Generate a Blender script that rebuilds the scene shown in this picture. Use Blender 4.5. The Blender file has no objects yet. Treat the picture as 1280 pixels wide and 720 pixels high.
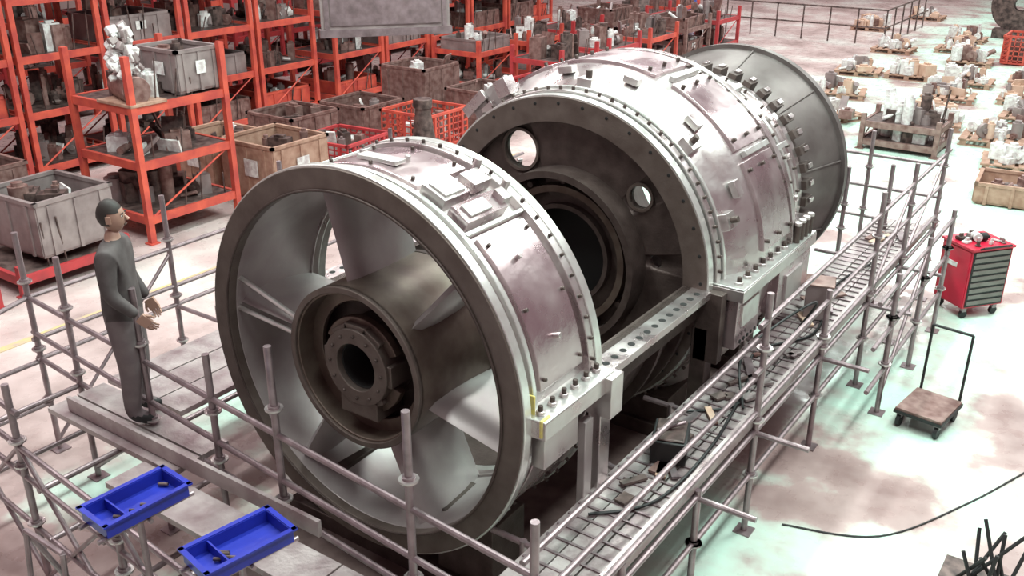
import bpy, bmesh, math, random
from mathutils import Vector, Matrix
rnd=random.Random(7)
S=bpy.context.scene
COL=S.collection
rad=math.radians

# ---------------------------------------------------------------- materials
def mat(name,c1,rough=.5,metal=0.0,c2=None,scale=6,lo=.35,hi=.65,bump=0.0,bscale=40,rv=0.0,detail=4):
    m=bpy.data.materials.new(name); m.use_nodes=True
    nt=m.node_tree; N=nt.nodes; L=nt.links
    b=N['Principled BSDF']; b.inputs['Roughness'].default_value=rough; b.inputs['Metallic'].default_value=metal
    b.inputs['Base Color'].default_value=(*c1,1)
    tc=N.new('ShaderNodeTexCoord')
    if c2 is not None:
        n=N.new('ShaderNodeTexNoise'); n.inputs['Scale'].default_value=scale; n.inputs['Detail'].default_value=detail
        L.new(tc.outputs['Object'],n.inputs['Vector'])
        r=N.new('ShaderNodeValToRGB'); r.color_ramp.elements[0].position=lo; r.color_ramp.elements[1].position=hi
        r.color_ramp.elements[0].color=(*c1,1); r.color_ramp.elements[1].color=(*c2,1)
        L.new(n.outputs['Fac'],r.inputs['Fac']); L.new(r.outputs['Color'],b.inputs['Base Color'])
        if rv:
            mr=N.new('ShaderNodeMapRange'); mr.inputs['To Min'].default_value=max(.05,rough-rv); mr.inputs['To Max'].default_value=min(1,rough+rv)
            mr.inputs['From Min'].default_value=.3; mr.inputs['From Max'].default_value=.7
            L.new(n.outputs['Fac'],mr.inputs['Value']); L.new(mr.outputs['Result'],b.inputs['Roughness'])
    if bump:
        n2=N.new('ShaderNodeTexNoise'); n2.inputs['Scale'].default_value=bscale; n2.inputs['Detail'].default_value=3
        L.new(tc.outputs['Object'],n2.inputs['Vector'])
        bp=N.new('ShaderNodeBump'); bp.inputs['Strength'].default_value=bump; bp.inputs['Distance'].default_value=.02
        L.new(n2.outputs['Fac'],bp.inputs['Height']); L.new(bp.outputs['Normal'],b.inputs['Normal'])
    return m
M={}
M['steel']=mat('machined_steel',(.50,.42,.425),.32,.9,(.64,.61,.60),4,.3,.7,.15,14,.10)
M['panel']=mat('casing_panel_steel',(.44,.32,.345),.29,.9,(.58,.49,.50),3,.3,.7,.18,10,.10)
M['bright']=mat('bright_machined_edge',(.78,.80,.77),.3,.8,(.64,.63,.61),8)
M['dark']=mat('dark_cast_iron',(.058,.040,.036),.5,.5,(.11,.082,.074),7,.3,.7,.15,50)
M['face']=mat('flange_face_iron',(.105,.078,.068),.5,.5,(.16,.127,.112),6,.3,.7,.1,50)
M['grey']=mat('primer_grey',(.31,.26,.26),.42,.45,(.43,.39,.385),3,.3,.7)
M['hub']=mat('hub_brown_iron',(.12,.085,.07),.45,.6,(.18,.14,.115),6)
M['diff']=mat('diffuser_dark_steel',(.11,.087,.085),.5,.5,(.17,.145,.14),3)
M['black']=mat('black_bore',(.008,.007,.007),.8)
M['white']=mat('white_sheet',(.85,.88,.85),.5,0,(.68,.68,.66),9)
M['tube']=mat('galvanised_tube',(.36,.28,.295),.40,.7,(.21,.16,.17),9,.3,.7)
M['plank']=mat('steel_plank',(.27,.195,.205),.40,.45,(.50,.45,.44),4,.3,.7,.2,30,.1)
M['dkbrown']=mat('dark_brown',(.10,.065,.06),.6,0,(.18,.13,.12),5)
M['orange']=mat('orange_rack_paint',(.62,.10,.06),.5,.0,(.42,.055,.045),4)
M['red']=mat('red_frame_paint',(.50,.045,.05),.5,0,(.34,.04,.045),5)
M['bin']=mat('grey_bin_steel',(.36,.30,.295),.5,.4,(.24,.19,.19),4)
M['wood']=mat('pallet_wood',(.31,.17,.12),.75,0,(.44,.28,.21),8)
M['card']=mat('cardboard',(.52,.34,.25),.8,0,(.64,.46,.37),5)
M['paper']=mat('white_wrap',(.80,.82,.80),.6,0,(.50,.44,.44),12)
M['junk']=mat('dark_machine_parts',(.04,.025,.024),.5,.3,(.17,.115,.105),9)
M['junk2']=mat('rusty_parts',(.17,.085,.075),.5,.4,(.32,.21,.19),9)
M['blue']=mat('blue_plastic',(.012,.02,.27),.35,0,(.015,.03,.36),5)
M['cred']=mat('trolley_red',(.58,.012,.045),.35,0,(.48,.012,.04),4)
M['louver']=mat('trolley_grey',(.17,.14,.13),.5,.2,(.22,.19,.18),6)
M['yellow']=mat('yellow_sticker',(.75,.65,.15),.5,0,(.6,.5,.2),30)
M['lane']=mat('worn_lane_paint',(.62,.48,.22),.5,0,(.45,.34,.30),5)
M['rubber']=mat('black_rubber',(.015,.014,.015),.6)
M['skin']=mat('skin',(.36,.21,.16),.5)
M['hair']=mat('dark_hair',(.02,.014,.012),.6)
M['jacket']=mat('dark_jacket',(.055,.042,.042),.8,0,(.085,.07,.07),10)
M['trous']=mat('grey_work_trousers',(.13,.10,.105),.8,0,(.16,.13,.13),10)
M['bluewall']=mat('blue_door_paint',(.03,.09,.40),.5)
M['wall']=mat('hall_wall_paint',(.30,.21,.20),.8,0,(.36,.27,.26),1)

def floor_mat():
    m=bpy.data.materials.new('coated_floor_with_glare'); m.use_nodes=True
    nt=m.node_tree;N=nt.nodes;L=nt.links;b=N['Principled BSDF']
    tc=N.new('ShaderNodeTexCoord')
    n=N.new('ShaderNodeTexNoise');n.inputs['Scale'].default_value=.6;n.inputs['Detail'].default_value=6;n.inputs['Roughness'].default_value=.55
    L.new(tc.outputs['Object'],n.inputs['Vector'])
    sx=N.new('ShaderNodeSeparateXYZ');L.new(tc.outputs['Object'],sx.inputs[0])
    def mr(sock,a,c,d,e):
        q=N.new('ShaderNodeMapRange');q.inputs['From Min'].default_value=a;q.inputs['From Max'].default_value=c
        q.inputs['To Min'].default_value=d;q.inputs['To Max'].default_value=e;L.new(sock,q.inputs['Value']);return q.outputs[0]
    def add(a,c):
        ad=N.new('ShaderNodeMath');ad.operation='ADD';L.new(a,ad.inputs[0]);L.new(c,ad.inputs[1]);return ad.outputs[0]
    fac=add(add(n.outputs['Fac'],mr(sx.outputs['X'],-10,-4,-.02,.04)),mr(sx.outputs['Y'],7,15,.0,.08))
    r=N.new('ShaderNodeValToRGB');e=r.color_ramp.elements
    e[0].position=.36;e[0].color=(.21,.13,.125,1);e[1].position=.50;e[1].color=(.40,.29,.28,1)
    x=e.new(.55);x.color=(.52,.56,.50,1);x=e.new(.63);x.color=(.58,.80,.69,1)  # mint end of the ramp: overexposed floor highlights painted into the colour
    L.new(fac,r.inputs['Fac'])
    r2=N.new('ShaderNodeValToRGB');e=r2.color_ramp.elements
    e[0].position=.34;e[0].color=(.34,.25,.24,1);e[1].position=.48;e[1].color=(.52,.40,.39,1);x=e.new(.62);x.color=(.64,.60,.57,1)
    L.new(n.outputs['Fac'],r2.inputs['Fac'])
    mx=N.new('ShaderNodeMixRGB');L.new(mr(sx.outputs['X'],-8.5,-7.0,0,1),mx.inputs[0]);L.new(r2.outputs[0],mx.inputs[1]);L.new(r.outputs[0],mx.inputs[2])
    L.new(mx.outputs[0],b.inputs['Base Color'])
    n2=N.new('ShaderNodeTexNoise');n2.inputs['Scale'].default_value=5;n2.inputs['Detail'].default_value=6
    L.new(tc.outputs['Object'],n2.inputs['Vector'])
    L.new(mr(n2.outputs['Fac'],.3,.7,.16,.5),b.inputs['Roughness'])
    return m
M['floor']=floor_mat()

# ---------------------------------------------------------------- builder
X0,Z0=-4.2,1.835   # machine axis
class B:
    def __init__(s): s.v=[];s.f=[];s.m=[];s.mats=[]
    def mi(s,m):
        if m not in s.mats: s.mats.append(m)
        return s.mats.index(m)
    def add(s,vs,fs,m):
        o=len(s.v); s.v+=[tuple(v) for v in vs]; k=s.mi(m)
        for f in fs: s.f.append(tuple(i+o for i in f)); s.m.append(k)
    def box(s,c,d,m,R=None):
        c=Vector(c);vs=[]
        for x in(-.5,.5):
            for y in(-.5,.5):
                for z in(-.5,.5):
                    p=Vector((x*d[0],y*d[1],z*d[2]))
                    if R is not None:p=R@p
                    vs.append(c+p)
        s.add(vs,[(0,1,3,2),(4,6,7,5),(0,4,5,1),(2,3,7,6),(0,2,6,4),(1,5,7,3)],m)
    def cyl(s,p1,p2,r,m,r2=None,seg=10,caps=True):
        p1=Vector(p1);p2=Vector(p2);r2=r if r2 is None else r2
        d=(p2-p1).normalized(); a=d.orthogonal().normalized(); b=d.cross(a)
        vs=[]
        for i in range(seg):
            t=2*math.pi*i/seg; q=a*math.cos(t)+b*math.sin(t)
            vs+=[p1+q*r,p2+q*r2]
        fs=[(2*i,2*i+1,(2*i+3)%(2*seg),(2*i+2)%(2*seg)) for i in range(seg)]
        if caps: fs+=[tuple(2*i for i in range(seg))[::-1],tuple(2*i+1 for i in range(seg))]
        s.add(vs,fs,m)
    def path(s,pts,r,m,seg=8):
        for a,b in zip(pts[:-1],pts[1:]): s.cyl(a,b,r,m,seg=seg)
    def lathe(s,prof,m,a0=0,a1=360,seg=128,closed=True,cx=None,cz=None):
        cx=X0 if cx is None else cx; cz=Z0 if cz is None else cz
        full=abs(a1-a0)>=360; n=len(prof); vs=[]
        cnt=seg if full else seg+1
        for i in range(cnt):
            t=rad(a0+(a1-a0)*i/seg)
            for (y,r) in prof: vs.append((cx+r*math.cos(t),y,cz+r*math.sin(t)))
        fs=[]
        for i in range(seg):
            j=(i+1)%cnt if full else i+1
            for k in range(n if closed else n-1):
                l=(k+1)%n
                fs.append((i*n+k,i*n+l,j*n+l,j*n+k))
        if not full and closed:
            fs.append(tuple(range(n))); fs.append(tuple(seg*n+k for k in range(n))[::-1])
        s.add(vs,fs,m)
    def ring(s,y0,y1,ri,ro,m,a0=0,a1=360,seg=128): s.lathe([(y0,ri),(y0,ro),(y1,ro),(y1,ri)],m,a0,a1,seg)
    def tbox(s,ang,y,r,w,l,h,m,tilt=0):
        t=rad(ang); er=Vector((math.cos(t),0,math.sin(t))); et=Vector((-math.sin(t),0,math.cos(t))); ey=Vector((0,1,0))
        R=Matrix((et,ey,er)).transposed()
        if tilt: R=R@Matrix.Rotation(rad(tilt),3,'Z')
        s.box(Vector((X0,y,Z0))+er*r,(w,l,h),m,R)
    def rbolt(s,ang,y,r,rr,h,m):
        t=rad(ang); er=Vector((math.cos(t),0,math.sin(t))); p=Vector((X0,y,Z0))+er*r
        s.cyl(p,p+er*h,rr,m,seg=8)
    def obj(s,name,parent=None,bevel=0,loc=None):
        me=bpy.data.meshes.new(name); me.from_pydata(s.v,[],s.f)
        for k in s.mats: me.materials.append(M[k])
        me.polygons.foreach_set('material_index',s.m)
        bm=bmesh.new();bm.from_mesh(me);bmesh.ops.recalc_face_normals(bm,faces=bm.faces);bm.to_mesh(me);bm.free()
        me.polygons.foreach_set('use_smooth',[True]*len(me.polygons)); me.set_sharp_from_angle(angle=rad(32))
        o=bpy.data.objects.new(name,me);COL.objects.link(o)
        if parent:o.parent=parent
        if loc:o.location=loc
        if bevel:
            b=o.modifiers.new('bevel','BEVEL');b.width=bevel;b.segments=2;b.limit_method='ANGLE';b.angle_limit=rad(40)
        return o
def empty(name,loc=(0,0,0)):
    e=bpy.data.objects.new(name,None);COL.objects.link(e);e.location=loc;return e
def Rz(a): return Matrix.Rotation(rad(a),3,'Z')

# ---------------------------------------------------------------- room
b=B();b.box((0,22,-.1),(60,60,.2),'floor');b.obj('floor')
b=B();b.box((-26,22,3.5),(.3,60,7),'wall');b.obj('wall_left')
b=B();b.box((0,50,3.5),(52,.3,7),'wall');b.obj('wall_back')
b=B();b.box((-10.3,8,.004),(.12,14,.008),'lane');b.obj('floor_marking')

# ---------------------------------------------------------------- turbine
T=empty('gas_turbine_assembly')
b=B()
b.ring(4.10,4.17,1.245,1.405,'face')
b.ring(4.085,4.10,1.245,1.262,'dark')
b.ring(4.112,4.185,1.385,1.418,'bright')
b.ring(4.17,4.95,1.295,1.345,'steel')
b.lathe([(4.17,1.245),(4.17,1.295),(4.95,1.295),(4.95,1.22)],'grey')
b.ring(4.27,4.31,1.34,1.38,'bright')
b.ring(4.90,4.97,1.2,1.40,'steel')
b.ring(4.97,5.05,1.2,1.41,'bright')
for i in range(60):
    t=i*6; b.rbolt(t,4.935,1.395,.014,.03,'dark')
for i in range(40):
    tt=rad(i*9); x=X0+1.38*math.cos(tt);z=Z0+1.38*math.sin(tt)
    b.cyl((x,4.185,z),(x,4.21,z),.014,'dark',seg=8)
for i in range(48):
    tt=rad(i*7.5); x=X0+1.32*math.cos(tt);z=Z0+1.32*math.sin(tt)
    b.cyl((x,5.045,z),(x,5.08,z),.016,'dark',seg=8)
b.obj('exhaust_casing_shell',T,.006)
b=B()
for a0,a1 in((6,50),(72,108),(114,150),(200,240),(300,350)):
    b.ring(4.36,4.86,1.34,1.375,'panel',a0,a1,32)
    for aa in(a0+3,(a0+a1)/2,a1-3):
        for yy in(4.4,4.82): b.rbolt(aa,yy,1.37,.014,.03,'dark')
    b.rbolt(a0+12,4.6,1.37,.02,.05,'steel'); b.rbolt(a1-9,4.56,1.37,.02,.05,'steel')
b.tbox(66,4.46,1.38,.20,.26,.10,'steel');b.tbox(66,4.46,1.435,.15,.20,.02,'bright')
b.tbox(57,4.55,1.38,.16,.42,.09,'panel');b.tbox(57,4.50,1.43,.10,.22,.03,'bright')
b.tbox(57,4.76,1.40,.10,.08,.14,'steel');b.tbox(66,4.76,1.39,.14,.18,.08,'steel')
b.tbox(90,4.5,1.39,.34,.10,.03,'bright');b.tbox(52,4.6,1.36,.03,.6,.06,'bright');b.tbox(110,4.6,1.36,.03,.6,.06,'bright')
for aa in(60,70): b.rbolt(aa,4.9,1.38,.03,.09,'steel')
for s,ang in((1,0),(-1,180)):
    b.box((X0+s*1.42,4.60,Z0-.01),(.20,.84,.12),'steel');b.box((X0+s*1.42,4.60,Z0+.055),(.20,.84,.012),'bright')
    for k in range(6):
        y=4.26+k*.135; b.cyl((X0+s*1.43,y,Z0+.06),(X0+s*1.43,y,Z0+.12),.018,'dark',seg=8);b.cyl((X0+s*1.43,y,Z0+.06),(X0+s*1.43,y,Z0+.085),.032,'steel',seg=6)
    b.box((X0+s*1.44,4.98,Z0-.10),(.26,.16,.30),'steel')
    b.box((X0+s*1.42,4.45,Z0-.20),(.10,.40,.26),'steel')
b.box((X0+1.49,4.22,Z0+.01),(.02,.10,.12),'yellow');b.box((X0+1.36,4.23,Z0+.12),(.10,.012,.14),'yellow')
b.obj('exhaust_casing_fittings',T,.005)
# hub
b=B()
b.ring(4.12,4.95,.535,.595,'hub');b.ring(4.10,4.15,.55,.595,'face')
b.ring(4.26,4.30,.44,.54,'hub');b.ring(4.42,4.48,.16,.54,'dark')
b.ring(4.13,4.50,.175,.285,'face')
b.ring(4.20,4.26,.28,.35,'hub',25,155,24);b.ring(4.20,4.26,.28,.36,'hub',200,340,24)
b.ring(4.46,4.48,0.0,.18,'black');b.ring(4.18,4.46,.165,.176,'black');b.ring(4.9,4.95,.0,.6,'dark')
for a in(0,60,120,180,240,300):
    b.tbox(a,4.29,.26,.16,.28,.10,'face')
b.box((X0,4.27,Z0-.31),(.34,.26,.14),'face');b.box((X0,4.27,Z0+.26),(.20,.24,.10),'face')
for a in range(0,360,30):
    t=rad(a);b.cyl((X0+.235*math.cos(t),4.115,Z0+.235*math.sin(t)),(X0+.235*math.cos(t),4.135,Z0+.235*math.sin(t)),.013,'dark',seg=6)
b.obj('bearing_hub',T,.006)
b=B()
def strut(a,m='grey'):
    t=rad(a); er=Vector((math.cos(t),0,math.sin(t))); et=Vector((-math.sin(t),0,math.cos(t)))
    prof=[(-.0,4.22),(.04,4.28),(.055,4.45),(.045,4.68),(.012,4.92),(-.012,4.92),(-.045,4.68),(-.055,4.45),(-.04,4.28)]
    vs=[]
    for r,w in((.57,.85),(1.28,1.35)):
        off=.10*(r-.57)
        for (x,y) in prof: vs.append(Vector((X0,y,Z0))+er*r+et*(x*w+off))
    n=len(prof)
    b.add(vs,[(i,(i+1)%n,n+(i+1)%n,n+i) for i in range(n)],m)
for a in(100,40,-18,-72,-128,170): strut(a)
for a in(163,175):
    t=rad(a);b.cyl((X0+.58*math.cos(t),4.20,Z0+.58*math.sin(t)),(X0+1.27*math.cos(t),4.20,Z0+1.27*math.sin(t)),.018,'bright')
b.obj('struts',T)

# ---- lower half shell between the drums
YS=-.24
b=B()
b.ring(5.05,6.74,1.20,1.28,'dark',180,360,64)
for s in(1,-1):
    b.box((X0+s*1.335,5.895,Z0-.03),(.23,1.69,.06),'steel')
    for k in range(13):
        y=5.17+k*.122
        b.cyl((X0+s*1.37,y,Z0),(X0+s*1.37,y,Z0+.003),.028,'black',seg=12)
    b.box((X0+s*1.30,5.895,Z0-.16),(.08,1.69,.22),'dark')
for y in(5.5,6.1,6.5): b.ring(y,y+.06,1.27,1.36,'dark',190,350,48)
b.obj('lower_half_casing',T,.004)

# ---- compressor casing, with an access window left open in its far side
b=B()
b.ring(6.98,7.06,1.19,1.405,'face');b.ring(6.985,7.075,1.38,1.42,'bright')
prof=[(7.06,1.30),(7.06,1.35),(7.22,1.37),(7.34,1.46),(7.60,1.58),(7.85,1.60),(8.30,1.585),(8.42,1.50),(8.9,1.36),(9.35,1.22),(9.65,1.14),(9.65,1.08),(9.3,1.15),(8.4,1.42),(7.8,1.52),(7.4,1.38)]
W0,W1=148,175
b.lathe(prof,'steel',W1,W0+360,120)
b.lathe([(7.06,1.30),(7.06,1.35),(7.22,1.37),(7.34,1.46),(7.60,1.58),(7.85,1.60),(7.85,1.51),(7.8,1.52),(7.4,1.38)],'steel',W0,W1,12)
b.lathe([(8.8,1.39),(8.9,1.36),(9.35,1.22),(9.65,1.14),(9.65,1.08),(9.3,1.15),(8.8,1.30)],'steel',W0,W1,12)
b.ring(7.10,7.18,1.33,1.44,'steel');b.ring(7.20,7.235,1.33,1.46,'bright')
b.ring(8.34,8.42,1.45,1.62,'steel',W1,W0+360);b.ring(8.44,8.50,1.42,1.57,'bright',W1,W0+360)
b.ring(9.10,9.15,1.25,1.34,'bright');b.ring(9.30,9.36,1.18,1.30,'steel');b.ring(9.62,9.72,.9,1.22,'steel')
for i in range(72):
    a=i*5
    b.rbolt(a,7.14,1.43,.016,.04,'dark')
    if i%2==0:b.rbolt(a,9.33,1.29,.014,.05,'dark')
    t=rad(a+2);c,s_=math.cos(t),math.sin(t)
    if i%2==0:b.cyl((X0+1.35*c,6.975,Z0+1.35*s_),(X0+1.35*c,6.983,Z0+1.35*s_),.016,'black',seg=8)
    if not(W0-3<a+2<W1+2): b.cyl((X0+1.59*c,8.30,Z0+1.59*s_),(X0+1.59*c,8.35,Z0+1.59*s_),.018,'dark',seg=6)
b.obj('compressor_casing_shell',T,.006,(0,YS,0))
b=B()
def cone_patch(y0,r0,y1,r1,a0,a1,m,h=.03):
    b.lathe([(y0,r0-.02),(y0,r0+h),(y1,r1+h),(y1,r1-.02)],m,a0,a1,32)
for a0,a1 in((6,34),(38,66),(72,104),(110,144)):
    cone_patch(7.66,1.59,8.28,1.59,a0,a1,'panel')
    for aa in(a0+3,a1-3):
        for yy in(7.7,7.97,8.24): b.rbolt(aa,yy,1.61,.018,.045,'dark')
for a0,a1 in((4,30),(34,58),(62,90),(96,140)):
    cone_patch(8.54,1.46,9.06,1.315,a0,a1,'panel')
    for aa in(a0+3,(a0+a1)/2,a1-3):
        b.rbolt(aa,8.6,1.47,.018,.05,'dark');b.rbolt(aa,9.0,1.35,.018,.05,'dark')
for a,y,r in((36,8.0,1.62),(68,8.0,1.62),(32,8.8,1.43),(60,8.8,1.43)):
    b.tbox(a,y,r,.05,.5,.05,'bright')
for a in(20,47,88,130): b.tbox(a,7.30,1.46,.14,.16,.14,'steel');b.rbolt(a,7.3,1.52,.03,.07,'dark')
for a in(28,52,76,100,124): b.tbox(a,7.48,1.56,.14,.10,.06,'steel')
for k in range(9): b.rbolt(-10+k*18,9.22,1.27,.035,.09,'steel')
b.tbox(128,7.30,1.50,.5,.05,.30,'grey');b.tbox(119,7.22,1.56,.14,.14,.16,'steel');b.tbox(134,7.25,1.62,.3,.04,.10,'steel')
for i in range(44):
    a=i*360/44
    b.tbox(a,9.80,1.20,.095,.19,.15,'dark');b.tbox(a,9.84,1.285,.05,.10,.02,'steel')
b.ring(9.72,9.95,.95,1.15,'dark')
b.obj('compressor_casing_fittings',T,.004,(0,YS,0))
b=B()
for s in(1,-1):
    b.box((X0+s*1.52,7.95,Z0-.03),(.34,1.75,.10),'steel');b.box((X0+s*1.52,7.95,Z0+.03),(.33,1.74,.014),'bright')
    for k in range(7):
        y=7.18+k*.17;b.cyl((X0+s*1.60,y,Z0+.03),(X0+s*1.60,y,Z0+.10),.022,'dark',seg=8);b.cyl((X0+s*1.60,y,Z0+.03),(X0+s*1.60,y,Z0+.06),.04,'steel',seg=6)
    b.box((X0+s*1.56,7.35,Z0-.30),(.16,.50,.44),'panel');b.box((X0+s*1.60,8.35,Z0-.30),(.14,.80,.44),'panel')
    b.box((X0+s*1.645,7.35,Z0-.24),(.03,.34,.20),'bright');b.box((X0+s*1.68,8.3,Z0-.30),(.03,.4,.24),'grey')
    for k in range(6): b.cyl((X0+s*1.66,7.15+k*.08,Z0-.45),(X0+s*1.67,7.15+k*.08,Z0-.45),.02,'black',seg=8)
    b.box((X0+s*1.44,7.02,Z0-.32),(.22,.10,.62),'dark')
    b.box((X0+s*1.36,9.05,Z0-.03),(.26,.50,.10),'steel')
    for k in range(4):
        y=8.4+k*.11;b.cyl((X0+s*1.64,y,Z0-.02),(X0+s*1.64,y,Z0+.20),.03,'dark',seg=8)
        b.cyl((X0+s*1.64,y,Z0+.20),(X0+s*1.64,y,Z0+.23),.036,'steel',seg=8)
b.obj('horizontal_joint',T,.005,(0,YS,0))
b=B();b.ring(7.10,7.16,.42,1.33,'dark');pl=b.obj('port_plate',T,0,(0,YS,0))
cutters=[]
for a,r,q in((120,1.0,.17),(42,.95,.10),(6,.88,.06)):
    t=rad(a);c=B();c.cyl((X0+r*math.cos(t),6.8,Z0+r*math.sin(t)),(X0+r*math.cos(t),7.4,Z0+r*math.sin(t)),q,'dark',seg=32)
    co=c.obj('cut',None,0,(0,YS,0));md=pl.modifiers.new('b','BOOLEAN');md.object=co;md.operation='DIFFERENCE';md.solver='EXACT';cutters.append(co)
bpy.context.view_layer.update()
dg=bpy.context.evaluated_depsgraph_get()
nm=bpy.data.meshes.new_from_object(pl.evaluated_get(dg));pl.modifiers.clear();pl.data=nm
for c in cutters: bpy.data.objects.remove(c)
b=B()
for a,r,q in((120,1.0,.17),(42,.95,.10)):
    t=rad(a);b.lathe([(7.08,q),(7.08,q+.025),(7.12,q+.025),(7.12,q)],'face',seg=32,cx=X0+r*math.cos(t),cz=Z0+r*math.sin(t))
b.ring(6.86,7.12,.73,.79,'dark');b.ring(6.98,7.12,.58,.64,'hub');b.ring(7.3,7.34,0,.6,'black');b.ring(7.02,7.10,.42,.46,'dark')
for a in range(0,360,30):
    t=rad(a);b.cyl((X0+.68*math.cos(t),7.0,Z0+.68*math.sin(t)),(X0+.68*math.cos(t),7.1,Z0+.68*math.sin(t)),.03,'dark',seg=8)
b.obj('inner_bearing_ring',T,0,(0,YS,0))
b=B()
b.lathe([(9.85,.98),(9.95,1.05),(10.55,1.28),(10.72,1.33),(10.72,1.36),(10.76,1.36),(10.76,1.26),(10.60,1.22),(9.98,.98)],'diff')
b.ring(10.68,10.78,1.28,1.365,'diff')
for i in range(10):
    a=i*36+10;t=rad(a)
    p1=Vector((X0+1.06*math.cos(t),9.97,Z0+1.06*math.sin(t)));p2=Vector((X0+1.325*math.cos(t),10.66,Z0+1.325*math.sin(t)))
    b.cyl(p1,p2,.010,'diff',seg=6)
b.obj('inlet_diffuser_cone',T,0,(0,YS,0))
b=B()
for y in(4.6,7.36,9.06):
    rr={4.6:1.34,7.36:1.55,9.06:1.2}[y]
    for s in(-.7,.7):
        zt=Z0-math.sqrt(rr*rr-s*s)+.03
        b.box((X0+s,y,zt/2),(.5,.4,zt),'dark')
    b.box((X0,y,.1),(2.2,.5,.2),'dark')
for s in(1,-1):
    b.box((X0+s*1.44,4.98,.90),(.10,.14,1.80),'steel');b.box((X0+s*1.44,4.80,.80),(.06,.10,1.60),'grey');b.box((X0+s*1.44,4.9,.02),(.4,.5,.04),'steel')
    b.box((X0+s*1.38,6.80,.75),(.14,.14,1.5),'dark')
b.box((X0,6,.03),(2.4,5.5,.06),'dkbrown')  # thin dark brown slab on the floor under the machine
b.obj('support_cradle',T,.006)

# ---------------------------------------------------------------- scaffolding
SC=empty('scaffolding')
b=B()
def pole(x,y,z1,z0=0.0,r=.026):
    b.cyl((x,y,z0),(x,y,z1),r,'tube',seg=12)
    if z0==0: b.box((x,y,.006),(.14,.14,.012),'tube')
    for z in(z1-.45,1.05,.55):
        if z<z1-.1: b.cyl((x,y,z-.025),(x,y,z+.025),.04,'tube',seg=12);b.cyl((x,y,z-.006),(x,y,z+.006),.062,'steel',seg=12)
def rail(p,q,r=.022): b.cyl(p,q,r,'tube',seg=10)
def fy(x): return 3.84-(x+7.85)*.0873
FX=[-7.85,-7.15,-5.98,-5.1,-4.36,-3.12,-2.20]
for x,h in zip(FX,[2.15,2.1,2.15,1.9,2.2,2.2,1.9]): pole(x,fy(x),h)
for z in(1.55,1.2,.95): rail((-7.9,fy(-7.9),z),(-2.15,fy(-2.15),z))
OX=(-7.6,-6.2,-4.9,-3.7,-2.6)
for x in OX: pole(x,fy(x)-.95,1.25 if x>-6 else 1.7)
for z in(1.2,.95,.5): rail((-7.7,fy(-7.7)-.95,z),(-2.2,fy(-2.2)-.95,z))
rail((-7.7,2.88,1.5),(-6.1,2.74,1.5))
for x in FX: rail((x,fy(x),.93),(x,fy(x)-.97,.93)); rail((x,fy(x),.5),(x,fy(x)-.97,.5))
rail((-7.85,fy(-7.85),1.55),(-7.6,2.85,1.5))
for x0,x1 in((-7.15,-5.98),(-4.36,-3.12)): rail((x0,fy(x0),.1),(x1,fy(x1),.95),.018)
for x0,x1 in((-6.2,-4.9),(-4.9,-3.7),(-7.6,-6.2)): rail((x0,fy(x0)-.95,.05),(x1,fy(x1)-.95,1.2),.018);rail((x1,fy(x1)-.95,.05),(x0,fy(x0)-.95,1.2),.018)
for y in(5.3,6.8,8.6,10.4): pole(-7.85,y,2.1); pole(-5.9,y,.95)
for z in(1.55,1.15,.95): rail((-7.85,3.8,z),(-7.85,11.5,z))
rail((-5.9,3.7,.95),(-5.9,11.5,.95))
for y in(5.3,6.8,8.6,10.4): rail((-7.85,y,.93),(-5.9,y,.93))
rail((-7.85,3.84,.1),(-7.85,5.3,1.5),.018)
for y,h in((4.2,1.1),(5.3,1.0),(6.35,2.12),(7.9,1.6),(9.35,2.12),(10.6,2.12),(12.1,2.2)): pole(-2.13,y,h)
for y in(8.9,10.1,11.2): pole(-1.78,y,1.5)
for z in(1.9,1.5,1.12,.95): rail((-2.13,(6.2 if z>1.2 else 3.4),z),(-2.13,12.3,z))
for z in(1.4,.95,.5): rail((-1.78,8.3,z),(-1.78,11.3,z))
rail((-2.13,3.4,.55),(-2.13,12,.55))
rail((-2.45,3.6,1.35),(-2.45,7.2,1.35));rail((-2.30,3.5,1.2),(-2.30,8,1.2))
for y in(4.2,5.3,6.35,7.9,9.35,10.6): rail((-3.1,y,.93),(-1.7,y,.93))
for y in(4.2,5.3,6.35,7.9,9.35,10.6,12.1): pole(-2.85,y,.95)
for y0,y1 in((9.35,10.6),(10.6,12.1)): rail((-2.13,y0,1.0),(-2.13,y1,1.9),.018)
rail((-1.78,8.9,.2),(-1.78,10.1,1.4),.018)
for x in(-6.5,-5.0,-3.8,-3.0): pole(x,12.1,2.05)
for z in(1.75,1.35,.95): rail((-7.85,12.1,z),(-2.1,12.1,z))
for x,y in((-3.0,11.2),(-2.6,11.6)): pole(x,y,1.8)
for (x,y) in((-5.3,2.15),(-4.75,1.95)):
    b.path([(x,y,0),(x+.05,y+.1,1.2),(x+.45,y+.1,1.2),(x+.5,y,0)],.018,'tube');b.path([(x,y+.55,0),(x+.05,y+.1,1.2)],.018,'tube')
    rail((x+.01,y+.03,.45),(x+.49,y+.03,.45),.014)
b.obj('tubes_and_couplers',SC)
b=B()
def deck(x0,x1,y0,y1,along,n,z=1.0,fs=0):
    for i in range(n):
        if along=='y':
            w=(x1-x0)/n;x=x0+w*(i+.5);L=y0
            while L<y1-.05:
                e=min(L+2.4,y1);b.box((x,(L+e)/2,z-.02+rnd.uniform(-.004,.004)),(w*.94,e-L-.015,.045),'plank');L=e
        else:
            w=(y1-y0)/n;y=y0+w*(i+.5);L=x0
            while L<x1-.05:
                e=min(L+2.0,x1);b.box(((L+e)/2,y,z-.02+rnd.uniform(-.004,.004)),(e-L-.015,w*.94,.045),'plank');L=e
deck(-2.75,-2.17,3.6,12.0,'y',3)
deck(-6.95,-5.95,3.9,11.9,'y',3)
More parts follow.
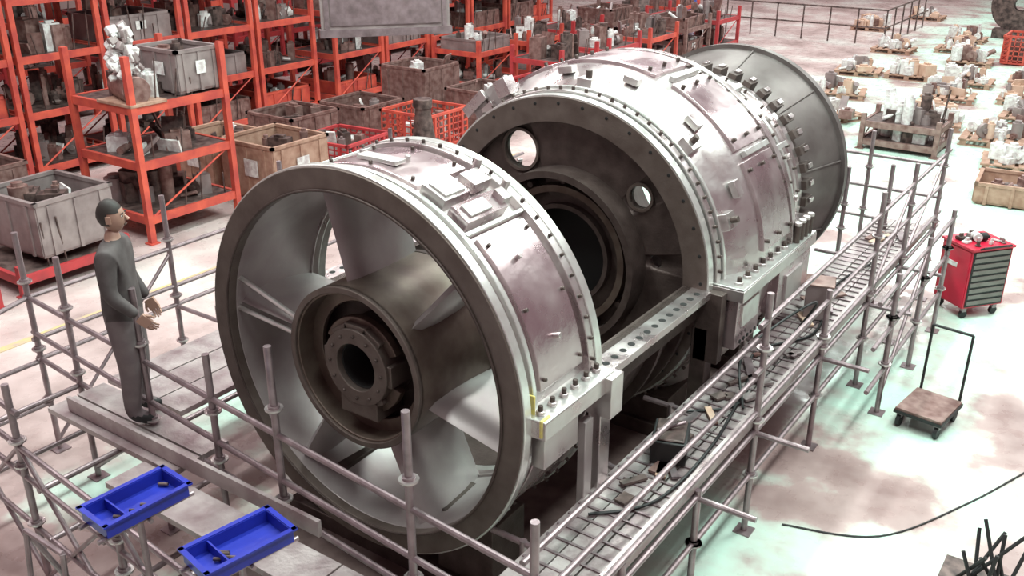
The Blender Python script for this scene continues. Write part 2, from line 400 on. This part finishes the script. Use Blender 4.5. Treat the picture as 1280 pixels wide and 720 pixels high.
deck(-5.6,-2.9,2.98,3.32,'x',1)
deck(-6.9,-5.3,3.33,3.85,'x',2)
for k in range(60): b.box((-2.46,3.75+k*.135,1.006),(.54,.02,.01),'tube')
b.box((-2.16,8,1.06),(.03,8,.14),'plank')
b.box((-5.3,3.42,1.07),(2.8,.03,.12),'plank')
for k in range(34):
    y=rnd.uniform(4.0,11.5);b.box((-2.46+rnd.uniform(-.16,.16),y,1.025),(rnd.uniform(.03,.10),rnd.uniform(.06,.45),.02),rnd.choice(['dkbrown','plank','junk2','junk','card','tube']),Rz(rnd.uniform(-40,40)))
b.obj('decks',SC)

b=B();b.box((-2.5,5.6,1.10),(.26,.34,.18),'rubber',Rz(20));b.box((-2.5,5.6,1.20),(.22,.30,.02),'junk',Rz(20));b.cyl((-2.58,5.52,1.21),(-2.42,5.68,1.26),.015,'tube');b.obj('tool_box',None,.01)
b=B()
b.box((-2.42,8.6,1.19),(.24,.24,.35),'bin',Rz(15));b.box((-2.42,8.6,1.375),(.28,.28,.02),'junk2',Rz(15));b.obj('work_stool',None,.008)
b=B()
def cable(pts,r=.012):
    cu=[]
    P=[Vector(p) for p in pts]; P=[P[0]]+P+[P[-1]]
    for i in range(1,len(P)-2):
        for k in range(8):
            t=k/8;p0,p1,p2,p3=P[i-1:i+3]
            cu.append(.5*((2*p1)+(-p0+p2)*t+(2*p0-5*p1+4*p2-p3)*t*t+(-p0+3*p1-3*p2+p3)*t**3))
    cu.append(P[-2]); b.path(cu,r,'rubber',6)
cable([(-2.3,6.5,1.02),(-2.5,6.9,1.25),(-2.35,7.3,1.45),(-2.2,7.8,1.5),(-2.45,8.1,1.02)])
cable([(-2.6,4.6,1.02),(-2.3,5.0,1.02),(-2.28,5.9,1.02),(-2.45,7.0,1.02)])
cable([(-2.65,6.2,1.02),(-2.35,6.6,1.02),(-2.6,7.5,1.02),(-2.3,8.2,1.02),(-2.5,9.4,1.02),(-2.35,10.4,1.02)])
cable([(-1.9,6.6,.008),(-1.2,6.9,.008),(-.7,7.8,.008),(-.2,9.0,.008),(.4,10,.008)],.008)
cable([(-7.0,5.2,1.02),(-6.9,5.6,1.5),(-7.0,6.0,2.0),(-7.3,6.2,1.6),(-7.84,6.4,1.55)])
b.obj('power_cables')

def tray(x,y,z,rot):
    b=B();L,W,H=.50,.25,.085;R=Rz(rot);c=Vector((x,y,z))
    b.box(c+R@Vector((0,0,.006)),(W,L,.012),'blue',R)
    for s in(-1,1):
        b.box(c+R@Vector((s*W/2,0,H/2)),(.014,L+.014,H),'blue',R);b.box(c+R@Vector((0,s*L/2,H/2)),(W,.014,H),'blue',R)
        b.box(c+R@Vector((s*(W/2+.012),0,H)),(.03,L+.05,.012),'blue',R);b.box(c+R@Vector((0,s*(L/2+.012),H)),(W+.05,.03,.012),'blue',R)
    b.box(c+R@Vector((0,-.12,H*.5)),(W,.01,H*.8),'blue',R)
    for k in range(5): 
        p=c+R@Vector((rnd.uniform(-.08,.08),rnd.uniform(-.2,.2),.03));b.cyl(p,p+Vector((.05,.03,.0)),.010,'junk')
    for s in(-1,1):b.cyl(c+R@Vector((s*.1,-.3,-.016)),c+R@Vector((s*.1,.3,-.016)),.014,'tube')
    b.cyl(c+R@Vector((-.14,0,-.03)),c+R@Vector((.14,0,-.03)),.014,'tube')
    b.cyl(c+Vector((0,0,-.03)),(x,y,.0),.02,'tube');b.box((x,y,.01),(.3,.3,.02),'tube')
    for s in(-1,1): b.cyl((x,y,.35),(x+s*.3,y-.15,.0),.014,'tube')
    b.obj('blue_parts_tray')
tray(-4.38,2.50,1.58,-4);tray(-3.62,2.60,1.55,-10)

# ---------------------------------------------------------------- clutter helpers
def clutter(b,cx,cy,z,w,d,n,mats,smax=.35,hmax=.35):
    for _ in range(n):
        m=rnd.choice(mats);x=cx+rnd.uniform(-.5,.5)*w*.8;y=cy+rnd.uniform(-.5,.5)*d*.8
        k=rnd.random();s=rnd.uniform(.3,1)*smax;h=rnd.uniform(.25,1)*hmax;a=rnd.uniform(0,180)
        if k<.35:
            b.box((x,y,z+h/2),(s,s*rnd.uniform(.4,1),h),m,Rz(a))
            b.box((x,y,z+h+.02),(s*.5,s*.3,.04),m,Rz(a))
        elif k<.55: 
            b.cyl((x,y,z),(x,y,z+h),s*.42,m,seg=12);b.cyl((x,y,z+h),(x,y,z+h+.05),s*.25,m,seg=10)
        elif k<.65:
            c=Vector((x,y,z+s*.4)); d1=Rz(a)@Vector((0,1,0))
            b.cyl(c-d1*.04,c+d1*.04,s*.4,m,seg=14);b.cyl(c-d1*.08,c+d1*.08,s*.15,m,seg=10)
        elif k<.85:
            dx=math.cos(a)*s;dy=math.sin(a)*s;r=.025+rnd.random()*.05
            b.cyl((x-dx/2,y-dy/2,z+r),(x+dx/2,y+dy/2,z+r+rnd.uniform(0,.25)),r,m,seg=8)
        else:
            b.box((x,y,z+h*.55),(s*1.1,.03,h*1.1),m,Rz(a)@Matrix.Rotation(rad(rnd.uniform(-25,25)),3,'X'))
DM=['junk','junk','junk','junk2','bin','junk2','junk2','paper']
def rack(x0,x1,y0,y1,levels,top,pm='orange',fill=18,mats=DM,box=True):
    b=B()
    for x in(x0,x1):
        for y in(y0,y1):
            b.box((x,y,top/2),(.09,.09,top),pm);b.box((x,y,.01),(.16,.16,.02),pm)
    for z in levels:
        for y in(y0,y1): b.box(((x0+x1)/2,y,z),(x1-x0,.06,.12),pm)
        for x in(x0,x1): b.box((x,(y0+y1)/2,z),(.06,y1-y0,.12),pm)
        b.box(((x0+x1)/2,(y0+y1)/2,z+.035),(x1-x0-.08,y1-y0-.08,.03),'junk')
        cx,cy=(x0+x1)/2,(y0+y1)/2;w,d=x1-x0-.25,y1-y0-.25
        if box and rnd.random()<.35:
            h=rnd.uniform(.25,.45);m=rnd.choice(['junk2',pm,'junk2','bin','junk2'])
            for s in(-1,1):
                b.box((cx+s*w/2,cy,z+.05+h/2),(.03,d,h),m);b.box((cx,cy+s*d/2,z+.05+h/2),(w,.03,h),m)
                b.box((cx+s*w/2,cy,z+.05+h),(.06,d+.06,.05),m);b.box((cx,cy+s*d/2,z+.05+h),(w+.06,.06,.05),m)
                for k in(-.3,0,.3): b.box((cx+s*(w/2+.02),cy+k*d,z+.05+h/2),(.03,.05,h),m)
            if rnd.random()<.3:b.box((cx+w/2+.03,cy,z+.05+h*.6),(.01,.22,.15),'paper')
            clutter(b,cx,cy,z+.05+h*.5,w*.9,d*.9,fill//2,mats,.35,.45)
        else: clutter(b,cx,cy,z+.05,w,d,int(fill*1.3),mats,.38,.55)
        for k in range(3):
            yy=rnd.uniform(y0+.1,y1-.1);b.cyl((x1-.1,yy,z+.05),(x1-.05,yy+rnd.uniform(-.1,.1),z+rnd.uniform(.3,.7)),.012,'junk',seg=5)
    for s in(x0,x1): b.cyl((s,y0,levels[0]),(s,y1,levels[min(1,len(levels)-1)]),.015,pm,seg=6)
    return b.obj('storage_rack')
def crate(x,y,z,w,d,h,m='wood',rot=0,paper=True,fill=10,name='parts_crate',ribs=True):
    b=B();R=Rz(rot)
    def P(a,bb,c):return Vector((x,y,z))+R@Vector((a,bb,c))
    b.box(P(0,0,.05),(w,d,.04),m,R)
    for s in(-1,1):
        if name=='orange_basket':
            for k in range(9):
                q=-.5+k/8
                b.box(P(s*w/2,q*d,h/2+.03),(.02,.025,h-.06),m,R);b.box(P(q*w,s*d/2,h/2+.03),(.025,.02,h-.06),m,R)
            for k in range(1,6):
                b.box(P(s*w/2,0,k*h/6),(.02,d,.025),m,R);b.box(P(0,s*d/2,k*h/6),(w,.02,.025),m,R)
        else:
            b.box(P(s*w/2,0,h/2+.03),(.03,d,h-.06),m,R);b.box(P(0,s*d/2,h/2+.03),(w,.03,h-.06),m,R)
        b.box(P(s*w/2,0,h),(.06,d+.06,.05),m,R);b.box(P(0,s*d/2,h),(w+.06,.06,.05),m,R)
        for k in(-.35,0,.35):
            if ribs:b.box(P(s*(w/2+.02),k*d,h/2),(.03,.05,h*.9),m,R);b.box(P(k*w,s*(d/2+.02),h/2),(.05,.03,h*.9),m,R)
        for t in(-1,1): b.box(P(s*w*.42,t*d*.42,.02),(.1,.1,.04),m,R)
    if paper:b.box(P(w*.1,-d/2-.045,h*.6),(w*.25,.01,h*.3),'paper',R);b.box(P(w/2+.045,0,h*.6),(.01,d*.22,h*.3),'paper',R)
    clutter(b,x,y,z+.08,w*.75,d*.75,fill+6,DM,.32*w,h*1.05)
    return b.obj(name)
rack(-13.3,-11.85,7.75,9.35,[.35,1.15,1.95],2.7,'orange',14,DM,False)
b=B()
for k in range(110):
    a=rnd.uniform(0,6.28);hz=rnd.uniform(0,1);r=(.24-.12*hz)*rnd.uniform(.4,1);z=2.35+.72*hz
    s=rnd.uniform(.05,.12)
    b.box((-12.2+r*math.cos(a),7.95+r*math.sin(a),z),(s,s*.8,s*1.2),'paper' if rnd.random()<.6 else 'bin',Matrix.Rotation(a,3,'X')@Rz(a*50))
b.cyl((-12.55,8.1,2.2),(-11.9,7.9,2.2),.2,'junk2',seg=16);b.box((-12.2,8.0,2.02),(.8,.6,.05),'wood');b.cyl((-12.2,7.95,2.1),(-12.2,7.95,2.5),.12,'bin',seg=12)
b.obj('wrapped_gear_unit',None,.01)
crate(-12.4,9.0,2.01,.95,.75,.62,'bin',0,True,5,'steel_stillage')
crate(-12.3,10.6,0,1.25,1.2,.95,'wood',0,True,8)
crate(-13.8,10.6,0,1.2,1.2,.8,'wood',0,True,8)
crate(-12.4,12.3,0,1.2,1.2,.6,'red',5,False,8,'orange_basket')
crate(-12.2,6.5,.36,1.2,1.1,.75,'bin',3,False,8,'steel_stillage',True)
rack(-13.2,-11.5,5.6,7.1,[.22],.42,'red',0,DM,False)
rack(-12.9,-11.4,4.0,5.2,[.22],.5,'red',10,DM,False)
crate(-14.3,6.4,0,1.3,1.3,1.1,'junk2',0,False,10)
crate(-14.0,12.6,0,1.2,1.2,.8,'junk2',0,False,8)
crate(-13.9,14.4,0,1.2,1.2,.7,'junk2',0,False,8)
crate(-12.2,14.4,0,1.2,1.2,.75,'orange',0,False,10,'orange_basket')
crate(-12.0,16.2,0,1.2,1.2,.9,'junk2',0,False,10)
crate(-13.8,16.2,0,1.2,1.2,1.2,'junk2',0,False,10)
crate(-11.8,17.9,0,1.2,1.2,.8,'red',0,False,10,'orange_basket')
b=B()
b.cyl((-10.2,12.0,0),(-10.2,12.0,.9),.28,'junk',seg=16);b.cyl((-10.2,12.0,.9),(-10.2,12.0,1.45),.2,'junk',r2=.12,seg=16);b.cyl((-10.2,12.0,1.45),(-10.2,12.0,1.6),.16,'junk',seg=16);b.box((-10.2,12.0,.03),(.8,.8,.06),'wood');b.obj('dark_figure_stand_in',None,.01)  # invented machine piece, stands in for an unclear dark figure
y=3.4
while y<24:
    top=3.9+rnd.uniform(-.1,.3)
    rack(-17.6,-16.1,y,y+1.55,[.2,1.15,2.1,3.05],top,'orange',16)
    y+=1.72+(.5 if rnd.random()<.3 else 0)
y=5
while y<30:
    rack(-21.6,-20.1,y,y+1.55,[.2,1.15,2.1,3.05],4.0,'orange' if rnd.random()<.7 else 'red',12)
    y+=1.9
for y in(19,21.2,23.4,25.6,27.8,30):
    for x in(-15.0,-12.6):
        if x>-13 and y>28: continue
        rack(x-.7,x+.7,y,y+1.6,[.2,.95],1.3,rnd.choice(['orange','red','junk2']),14,DM+['paper'])
# ---------------------------------------------------------------- right side pallets
def pallet(x,y,rot,n=8,hm=.4,w=1.2,d=1.0,mats=('paper','card','card','paper','paper','bin','junk2')):
    b=B();R=Rz(rot)
    for k in range(6): b.box(Vector((x,y,.13))+R@Vector((-w/2+.08+k*(w-.16)/5,0,0)),(.14,d,.022),'wood',R)
    for k in(-1,0,1):
        b.box(Vector((x,y,.11))+R@Vector((0,k*d*.43,0)),(w,.1,.02),'wood',R);b.box(Vector((x,y,.01))+R@Vector((0,k*d*.43,0)),(w,.1,.02),'wood',R)
        for j in(-1,0,1): b.box(Vector((x,y,.06))+R@Vector((j*w*.42,k*d*.43,0)),(.12,.1,.08),'wood',R)
    clutter(b,x,y,.145,w*.95,d*.95,n*2,list(mats),.40,hm)
    return b.obj('loaded_pallet')
for x,y,r,n in((-7.4,27.2,8,9),(-6.9,24.0,12,8),(-4.3,22.0,10,12),(-2.2,19.4,8,8),(-4.6,25.0,6,10),(-2.6,23.6,0,9),(-5.2,30.5,5,9),(-3.2,28.2,5,10),(-7.6,31.5,0,7),(-1.4,26.4,4,9),(-6.2,35,0,8),(-3.4,33.5,0,8),(-9.6,36,0,8),(-8.6,40,0,6),(-.8,21.4,3,8),(-6.3,21.4,60,6),(-1.6,30,0,8),(-4.6,27.2,3,8),(-6.1,27.4,3,8),(-6.0,32.6,3,8),(-3.0,25.6,3,8),(-2.9,21.1,3,8)):
    pallet(x,y,r,n,.38)
crate(-3.9,31.6,0,1.2,1.2,.8,'orange',0,False,10,'orange_basket');crate(-2.1,32,0,1.2,1.2,1.0,'orange',0,False,10,'orange_basket')
crate(-1.9,17.2,0,1.1,1.0,.35,'wood',5,False,8)
rack(-5.0,-3.6,19.2,20.2,[.15,.5],.7,'junk2',16,['paper','junk','bin','paper'],False)
b=B()
for k in range(6):b.lathe([(36.5+k*.04,.2),(36.5+k*.04,.9-k*.1),(36.6+k*.04,.9-k*.1),(36.6+k*.04,.2)],'junk',seg=24,cx=-5.0,cz=1.1)
b.box((-5.0,36.6,.15),(1.4,.6,.3),'junk');b.obj('turbine_rotor_disc')
b=B()
for x in range(8): b.cyl((-14.5+x*.9,32.5,0),(-14.5+x*.9,32.5,1.1),.025,'junk')
for z in(.55,1.1): b.cyl((-14.5,32.5,z),(-8.2,32.5,z),.025,'junk')
for z in(.55,1.1): b.cyl((-8.2,32.5,z),(-8.2,38,z),.025,'junk')
for y in range(5): b.cyl((-8.2,33.5+y,0),(-8.2,33.5+y,1.1),.025,'junk')
b.obj('guard_railing')
b=B();b.box((-15.6,32.6,1.4),(1.5,.5,2.8),'bluewall');b.box((-15.6,32.33,1.4),(1.3,.04,2.4),'bluewall');b.box((-15.05,32.29,1.2),(.05,.05,.25),'bright');b.obj('blue_cabinet',None,.01)
# ---------------------------------------------------------------- trolley
TR=empty('tool_trolley',(-1.60,12.1,0));TR.rotation_euler=(0,0,rad(-38))
b=B();w,d,h=.50,.58,.74
b.box((0,0,.14+h/2),(w,d,h),'cred');b.box((0,0,.14+h+.012),(w+.04,d+.04,.03),'cred')
b.box((w/2+.003,0,.14+h/2),(.01,d*.93,h*.95),'rubber')
for k in range(9): b.box((w/2+.012,0,.21+k*.078),(.012,d*.86,.05),'louver')
b.box((0,-d/2-.003,.14+h/2),(w*.94,.01,h*.94),'cred');b.box((-.05,-d/2-.012,.64),(.2,.006,.06),'paper')
for x in(-1,1):
    for y in(-1,1): b.cyl((x*.2-.02,y*.22,.05),(x*.2+.02,y*.22,.05),.05,'rubber',seg=16);b.box((x*.2,y*.22,.11),(.05,.06,.06),'tube')
for s in(-1,1):b.cyl((w/2-.02,s*.2,.14+h),(w/2+.06,s*.2,.14+h+.05),.012,'rubber')
b.cyl((w/2+.06,-.2,.14+h+.05),(w/2+.06,.2,.14+h+.05),.014,'rubber')
clutter(b,0,0,.14+h+.03,w*.9,d*.9,14,['junk','bin','rubber','paper'],.14,.05)
b.obj('cabinet',TR,.006)
HC=empty('platform_hand_truck',(-1.33,8.98,0));HC.rotation_euler=(0,0,rad(-8))
b=B();b.box((0,0,.19),(.44,.54,.03),'junk2');b.box((0,0,.165),(.46,.56,.03),'rubber')
for s in(-1,1): b.path([(s*.19,.28,.17),(s*.19,.30,.9)],.014,'rubber')
b.cyl((-.19,.30,.9),(.19,.30,.9),.014,'rubber')
for x in(-1,1):
    for y in(-1,1): b.cyl((x*.18-.018,y*.22,.065),(x*.18+.018,y*.22,.065),.065,'rubber',seg=16);b.box((x*.18,y*.22,.13),(.05,.05,.06),'tube')
b.obj('cart',HC)
b=B()
for k in range(11): b.cyl((-.42+rnd.uniform(-.2,.2),6.5+rnd.uniform(-.2,.2),.1),(-.35+rnd.uniform(-.2,.2),6.55+rnd.uniform(-.2,.2),.4+rnd.random()*.25),.014,'rubber')
b.box((-.38,6.52,.06),(.6,.6,.12),'junk');b.obj('bar_stock_stand')
b=B();R=Rz(50);c=Vector((-9.1,10.0,3.60))
b.box(c,(1.75,.10,1.25),'bin',R);b.box(c+Vector((0,0,-.6)),(1.8,.18,.10),'tube',R);b.box(c+R@Vector((0,-.06,0)),(1.5,.02,1.0),'tube',R)
for s in(-.8,.8): b.box(c+R@Vector((s,-.06,0)),(.06,.04,1.2),'tube',R);b.cyl(c+R@Vector((s,0,.6)),c+R@Vector((0,0,2.2)),.012,'tube')
b.cyl(c+Vector((0,0,2.2)),c+Vector((0,0,5.2)),.015,'tube');b.box(c+Vector((0,0,5.4)),(30,.5,.5),'orange')
b.obj('crane_suspended_frame')

# ---------------------------------------------------------------- people
def person(name,loc,rot,pose,h=1.0):
    E=empty(name,loc);E.rotation_euler=(0,0,rad(rot));E.scale=(h,h,h)
    J=dict(pel=(0,0,.95),sp=(0,0,1.12),ch=(0,.0,1.33),nk=(0,.01,1.49),hd=(0,.02,1.58))
    J.update(sl=(-.18,0,1.41),el=(-.235,.0,1.14),wl=(-.22,.12,.93),sr=(.18,0,1.41),er=(.235,.0,1.14),wr=(.22,.17,.97),
      hl=(-.1,0,.88),kl=(-.11,.02,.5),al=(-.11,-.02,.09),tl=(-.12,.14,.045),hr=(.1,0,.88),kr=(.11,.02,.5),ar=(.11,-.02,.09),tr=(.12,.14,.045))
    J.update(pose)
    Rr=dict(pel=(.17,.12),sp=(.17,.125),ch=(.19,.135),nk=(.06,.06),hd=(.055,.055),sl=(.085,)*2,el=(.062,)*2,wl=(.042,)*2,sr=(.085,)*2,er=(.062,)*2,wr=(.042,)*2,
      hl=(.12,.12),kl=(.09,.09),al=(.07,.07),tl=(.045,.035),hr=(.12,.12),kr=(.09,.09),ar=(.07,.07),tr=(.045,.035))
    K=list(J);ed=[('pel','sp'),('sp','ch'),('ch','nk'),('nk','hd'),('ch','sl'),('sl','el'),('el','wl'),('ch','sr'),('sr','er'),('er','wr'),('pel','hl'),('hl','kl'),('kl','al'),('al','tl'),('pel','hr'),('hr','kr'),('kr','ar'),('ar','tr')]
    me=bpy.data.meshes.new('body');me.from_pydata([J[k] for k in K],[(K.index(a),K.index(c)) for a,c in ed],[])
    o=bpy.data.objects.new('body',me);COL.objects.link(o)
    o.modifiers.new('s','SKIN');sv=me.skin_vertices[0].data
    for i,k in enumerate(K): sv[i].radius=Rr[k];sv[i].use_root=(k=='pel')
    ss=o.modifiers.new('u','SUBSURF');ss.levels=2;ss.render_levels=2
    dg=bpy.context.evaluated_depsgraph_get();nm=bpy.data.meshes.new_from_object(o.evaluated_get(dg))
    o.modifiers.clear();o.data=nm;nm.materials.clear()
    for k in('jacket','trous','skin','rubber'): nm.materials.append(M[k])
    for p in nm.polygons:
        p.use_smooth=True;z=p.center.z;near=min((p.center-Vector(J[k])).length for k in('wl','wr','el','er'))
        if z>1.50:k=2
        elif z<.10:k=3
        elif z<.93 and near>.12:k=1
        else:k=0
        p.material_index=k
    o.parent=E
    b=B();hd=Vector(J['hd'])+Vector((0,.015,.085))
    seg=20;vs=[];fs=[]
    for i in range(13):
        ph=math.pi*i/12;zz=math.cos(ph)
        for j in range(seg):
            t=2*math.pi*j/seg;rr=math.sin(ph);taper=1 if zz>0 else 1-.22*zz*zz
            vs.append(hd+Vector((.074*rr*taper*math.cos(t),.092*rr*taper*math.sin(t)+(.012*(-zz) if zz<0 else 0),.118*zz)))
    for i in range(12):
        for j in range(seg): fs.append((i*seg+j,i*seg+(j+1)%seg,(i+1)*seg+(j+1)%seg,(i+1)*seg+j))
    b.add(vs,fs,'skin')
    vs2=[hd+(v-hd)*1.07+Vector((0,-.012,.008)) for v in vs];f2=[f for f in fs if sum((vs2[i]-hd).z for i in f)/4>.035 or (sum((vs2[i]-hd).y for i in f)/4<-.02 and sum((vs2[i]-hd).z for i in f)/4>-.06)]
    b.add(vs2,f2,'hair')
    b.cyl(hd+Vector((0,.085,.015)),hd+Vector((0,.112,-.022)),.008,'skin',r2=.016,seg=8)
    for s in(-1,1):
        b.cyl(hd+Vector((s*.03,.076,.012)),hd+Vector((s*.03,.084,.012)),.009,'white',seg=8);b.cyl(hd+Vector((s*.03,.083,.012)),hd+Vector((s*.03,.087,.012)),.006,'rubber',seg=8)
        b.box(hd+Vector((s*.03,.085,.032)),(.03,.01,.006),'hair');b.box(hd+Vector((s*.077,-.005,-.005)),(.014,.035,.055),'skin')
    b.box(hd+Vector((0,.088,-.055)),(.042,.01,.009),'hub')
    b.obj('head',E)
    for w,e,s in(('wl','el',-1),('wr','er',1)):
        b=B();W=Vector(J[w]);d=(W-Vector(J[e])).normalized();side=Vector((s,0,0));side=(side-d*side.dot(d)).normalized();up=d.cross(side)
        R=Matrix((up,d,side)).transposed()
        b.box(W+d*.06,(.08,.09,.028),'skin',R)
        for k,L in enumerate((.062,.074,.07,.055)):
            p=W+d*.10+up*(-.03+.02*k);q=p+d*L*.5-side*.006;r=q+d*L*.45-side*.022
            b.cyl(p,q,.009,'skin',seg=8);b.cyl(q,r,.0085,'skin',r2=.007,seg=8)
        p=W+d*.035-up*.036;q=p+d*.035-up*.025;b.cyl(p,q,.011,'skin',seg=8);b.cyl(q,q+d*.03-side*.01,.01,'skin',r2=.008,seg=8)
        b.obj('hand',E,.004)
person('worker',(-6.14,3.68,1.005),-50,dict(),1.0)

# ---------------------------------------------------------------- light
W=bpy.data.worlds.new('World');S.world=W;W.use_nodes=True
W.node_tree.nodes['Background'].inputs[0].default_value=(.66,.44,.48,1);W.node_tree.nodes['Background'].inputs[1].default_value=.46
def area(name,loc,sx,sy,e,col,rot=(0,0,0)):
    l=bpy.data.lights.new(name,'AREA');l.shape='RECTANGLE';l.size=sx;l.size_y=sy;l.energy=e;l.color=col
    o=bpy.data.objects.new(name,l);COL.objects.link(o);o.location=loc;o.rotation_euler=rot
mint=(.90,1,.95)
for x in(-15,-7,1):
    for y in(4,14,26,38): area('ceiling_lamp',(x,y,10.5),.9,6,(500 if x<-10 else 820),(1,.97,.95) if x<-10 else mint)
area('added_mint_light',(-2,9,11),5,3,1200,(.72,1,.90),(0,rad(8),0))  # added mint area light overhead, tints the highlights on the metal
S.view_settings.view_transform='Standard'
S.view_settings.exposure=0.05

cam=bpy.data.cameras.new('camera');cam.lens=36*1195/1280;cam.sensor_width=36;cam.clip_end=200
co=bpy.data.objects.new('camera',cam);COL.objects.link(co);co.location=(0,0,4.9);co.rotation_euler=(rad(90-23.1),0,rad(35));S.camera=co
